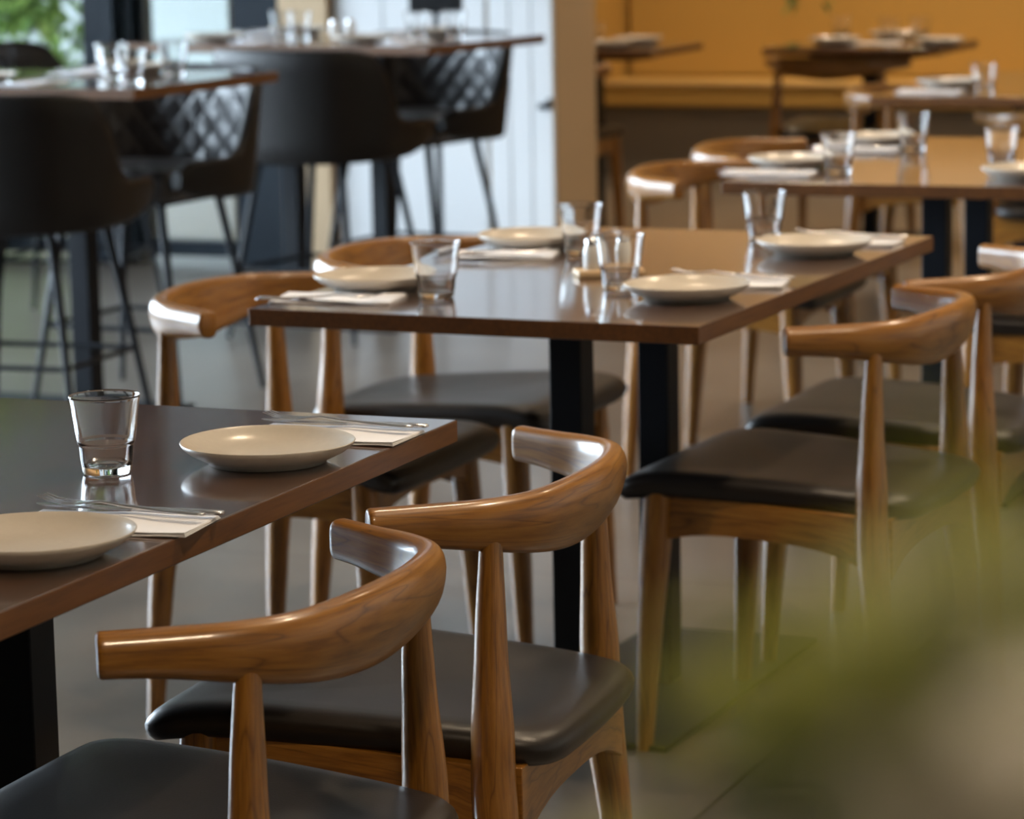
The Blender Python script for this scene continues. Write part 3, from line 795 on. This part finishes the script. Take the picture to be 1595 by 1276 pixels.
def make_caddy():
    r = empty('condiment_tray')
    g = MB(); g.box((0, 0, .006), (.11, .055, .012)); g.build('tray', M['light_wood'], r, bevel=.003)
    return r
CD = Kind(make_caddy)
def make_shaker():
    r = empty('shaker')
    g = MB(); lathe(g, [(0, 0), (.014, 0), (.016, .003), (.0155, .03), (.012, .040), (0, .040)], 24); g.build('jar', M['white_ceramic'], r)
    g = MB(); lathe(g, [(0, .040), (.0125, .040), (.0125, .047), (.008, .052), (0, .053)], 24); g.build('cap', M['steel'], r)
    return r
SH = Kind(make_shaker)
def caddy(x, y, z, rz, where):
    CD.place((x, y, z), rz, 'small pale wooden tray ' + where, 'tray', 'small wooden trays for shakers')
    for s, n_ in ((-1, 'left'), (1, 'right')):
        SH.place((x+s*.026*math.cos(rz), y+s*.026*math.sin(rz), z+.012), 0, '%s white shaker on the small wooden tray %s' % (n_, where), 'shaker', 'salt and pepper shakers')
caddy(-.300, 1.352, ZT, .55, 'behind the tumbler on the middle table')
x, y = bar_local(BH, -.52, .33); caddy(x, y, ZB, .2, 'on the farther high table')
x, y = bar_local(BG, -.72, .30); caddy(x, y, ZB, .2, 'on the nearer high table')

# ------------------------------------------------------------------ mustard banquette
bx0, bx1 = -3.74, 3.4
r = empty('banquette', (0, 0, 0), 0, label='long mustard yellow upholstered bench along the far wall', cat='bench')
g = MB(); g.box(((bx0+bx1)/2, 10.83, .165), (bx1-bx0, .44, .33)); g.build('base', M['bench_base'], r, bevel=.004)
g = MB(); g.box(((bx0+bx1)/2, 10.80, .39), (bx1-bx0, .50, .11)); g.build('seat', M['yellow_vinyl'], r, bevel=.018, seg=3)
g = MB(); g.box(((bx0+bx1)/2, 11.12, .95), (bx1-bx0, .12, 1.02)); g.build('backrest', M['yellow_vinyl'], r, bevel=.02, seg=3)
g = MB(); g.box(((bx0+bx1)/2, 10.545, .447), (bx1-bx0, .014, .012)); g.build('piping', M['bench_trim'], r, bevel=.003)
g = MB(); g.box((-3.82, 10.2, .80), (.13, 1.9, 1.35)); g.build('end_panel', M['yellow_vinyl'], r, bevel=.02, seg=3)

# black stand behind the far high table
r = empty('menu_stand', (-2.85, 6.62, 0), .1, label='black stand with a square board seen above the farther high table', cat='stand')
g = MB(); g.box((0, 0, 1.045), (.19, .03, .20)); g.build('board', M['black_plastic'], r, bevel=.006)
g = MB(); tube(g, [(0, 0, .012), (0, 0, .97)], [.012, .010], 12); g.build('pole', M['black_plastic'], r)
g = MB(); lathe(g, [(0, 0), (.14, 0), (.14, .008), (.02, .014), (0, .014)], 32); g.build('base', M['black_plastic'], r)

# ------------------------------------------------------------------ plants
def leaf(mb, base, d, up, L, wd, curl=.3, n=7):
    d = d.normalized(); side = d.cross(up).normalized(); nr = side.cross(d).normalized()
    vs = []; fs = []
    for i in range(n+1):
        t = i/n; c = base+d*L*t-nr*curl*L*t*t; hw = wd*math.sin(PI*min(1, t*.93+.05))**.8
        vs += [c-side*hw+nr*hw*.25, c-nr*0.0, c+side*hw+nr*hw*.25]
    for i in range(n):
        a = i*3; fs += [(a, a+1, a+4, a+3), (a+1, a+2, a+5, a+4)]
    mb.add(vs, fs)
rnd = random.Random(4)
# plant in the foreground, bottom right, very close to the lens
def P_cam(px, py, d):
    v = F_ + R_*((px-797.5)/4917.6) - U_*((py-638)/4917.6)
    return CAMPOS + v*d
PB = P_cam(1500, 1500, .335); PH = PB.z
plant_base = Vector((PB.x, PB.y, 0))
r = empty('potted_plant', (PB.x, PB.y, PH-.155), 0, label='out-of-focus potted plant with olive green leaves at the bottom right', cat='plant')
g = MB(); lathe(g, [(0, 0), (.040, 0), (.044, .005), (.052, .085), (.055, .095), (.051, .095), (.047, .082), (0, .080)], 40); g.build('pot', M['pot_white'], r)
g = MB(); lathe(g, [(0, .081), (.046, .081), (.046, .085), (0, .087)], 24); g.build('soil', M['soil'], r)
def sprigs(mt, spots, seed, Lr, Wr, per):
    rnd = random.Random(seed); g = MB()
    for (px, py, d) in spots:
        c = P_cam(px, py, d) - Vector((PB.x, PB.y, PH-.155))
        for k in range(per):
            dr = Vector((rnd.uniform(-1, 1), rnd.uniform(-1, 1), rnd.uniform(-.5, .8)))
            leaf(g, c + Vector([rnd.uniform(-.004, .004) for _ in range(3)]), dr, Vector((.2, .1, 1)), rnd.uniform(*Lr), rnd.uniform(*Wr), rnd.uniform(.1, .4))
    g.build('foliage', mt, r, angle=80)
sprigs(M['leaf'], [(1150, 1210, .33), (1270, 1090, .32), (1350, 1230, .34), (1400, 1050, .33), (1230, 1300, .34), (1480, 970, .35), (1570, 890, .33), (1100, 1310, .33), (1330, 1330, .33), (1640, 800, .35), (1330, 1130, .33), (1220, 1180, .33), (1500, 1050, .33), (1450, 1010, .32), (1560, 960, .32), (1380, 1110, .32), (1590, 1020, .32)], 3, (.012, .020), (.0035, .006), 3)
sprigs(M['leaf_dark'], [(1390, 1170, .36), (1560, 990, .37), (1600, 1110, .36), (1420, 1290, .35), (1270, 1230, .37), (1640, 950, .36), (1460, 1120, .37)], 8, (.012, .020), (.004, .006), 3)
sprigs(M['leaf_pale'], [(1490, 1250, .30), (1540, 1320, .30), (1450, 1330, .30), (1590, 1350, .30)], 5, (.012, .017), (.005, .007), 5)
rnd = random.Random(5)
g = MB()
for (px, py, d) in ((1180, 1190, .33), (1270, 1110, .32), (1400, 1080, .33), (1480, 1000, .35), (1600, 880, .34), (1490, 1160, .32), (1600, 1130, .36), (1120, 1290, .33)):
    c = P_cam(px, py, d) - Vector((PB.x, PB.y, PH-.155)); b0 = Vector((rnd.uniform(-.015, .015), rnd.uniform(-.015, .015), .084))
    tube(g, catmull([b0, b0*.5+c*.5+Vector((0, 0, .008)), c], 4), [.0010, .0009, .0006], 6)
g.build('stem', M['leaf_dark'], r)
SZ = PH-.155
r = empty('plant_stand', (plant_base.x, plant_base.y, 0), 0, label='slim wooden pedestal under the blurred plant, below the frame', cat='stand')
g = MB(); g.box((0, 0, SZ-.010), (.14, .14, .02)); g.build('top', M['chair_wood'], r, bevel=.003)
g = MB(); g.box((0, 0, SZ/2), (.07, .07, SZ-.04)); g.build('column', M['chair_wood'], r, bevel=.004)
g = MB(); g.box((0, 0, .01), (.24, .24, .02)); g.build('base', M['chair_wood'], r, bevel=.003)
# trailing plant over the banquette; only the lowest tips dip into the frame
r = empty('hanging_plant', (-2.60, 10.2, 1.72), 0, label='trailing green plant whose tips dip into the top edge over the mustard bench', cat='plant')
g = MB(); lathe(g, [(0, 0), (.09, 0), (.12, .10), (.13, .16), (.12, .16), (.10, .11), (0, .11)], 32); g.build('pot', M['pot_white'], r)
g = MB(); tube(g, [(0, 0, .11), (0, 0, H-1.72)], [.004, .004], 6); g.build('cord', M['black_plastic'], r)
g = MB(); rnd = random.Random(9)
for k in range(26):
    a = 2*PI*k/26; p = Vector((.12*math.cos(a), .12*math.sin(a), .16)); L_ = rnd.uniform(.3, .93) if k % 9 else 1.03
    z = .16; q = 0
    while z > .16-L_:
        q += 1; z -= .035
        rad = .14+.02*math.sin(q)-.02*q/20
        c = Vector((rad*math.cos(a+.04*math.sin(q)), rad*math.sin(a+.04*math.sin(q)), z))
        leaf(g, c, Vector((math.cos(a+rnd.uniform(-1, 1)), math.sin(a+rnd.uniform(-1, 1)), -.9)), Vector((0, 0, 1)), .06, .016, .2, 4)
g.build('foliage', M['hedge_leaf'], r, angle=80)
# hedge outside the left window
def hedge(name, c, d, cnt, mt, seed, label):
    rnd = random.Random(seed); g = MB()
    for k in range(cnt):
        u = [rnd.uniform(-1, 1) for _ in range(3)]
        j = rnd.choice((0, 1, 2)) ; u[j] = math.copysign(1-abs(rnd.gauss(0, .12)), u[j])
        lump = 1+.18*math.sin(u[0]*9+seed)*math.cos(u[2]*7)
        p = Vector((c[0]+u[0]*d[0]*lump, c[1]+u[1]*d[1]*lump, c[2]+u[2]*d[2]))
        leaf(g, p, Vector((rnd.uniform(-1, 1), rnd.uniform(-1, 1), rnd.uniform(-.6, .9))), Vector((.1, .1, 1)), rnd.uniform(.09, .17), rnd.uniform(.02, .045), .3, 3)
    o = empty(name, (c[0], c[1], 0), 0, label=label, cat='hedge')
    for i in range(len(g.v)): v = g.v[i]; g.v[i] = (v[0]-c[0], v[1]-c[1], v[2])
    g.build('foliage', mt, o, angle=80)
    g = MB()
    for k in range(4): tube(g, [((k-1.5)*d[0]*.45, 0, -.07), ((k-1.5)*d[0]*.42, .05, c[2])], [.03, .015], 8)
    g.build('stem', M['soil'], o)
hedge('hedge', (-6.75, 9.0, 1.15), (.98, .35, 1.3), 9000, M['hedge_leaf'], 2, 'leafy green hedge seen through the left window')
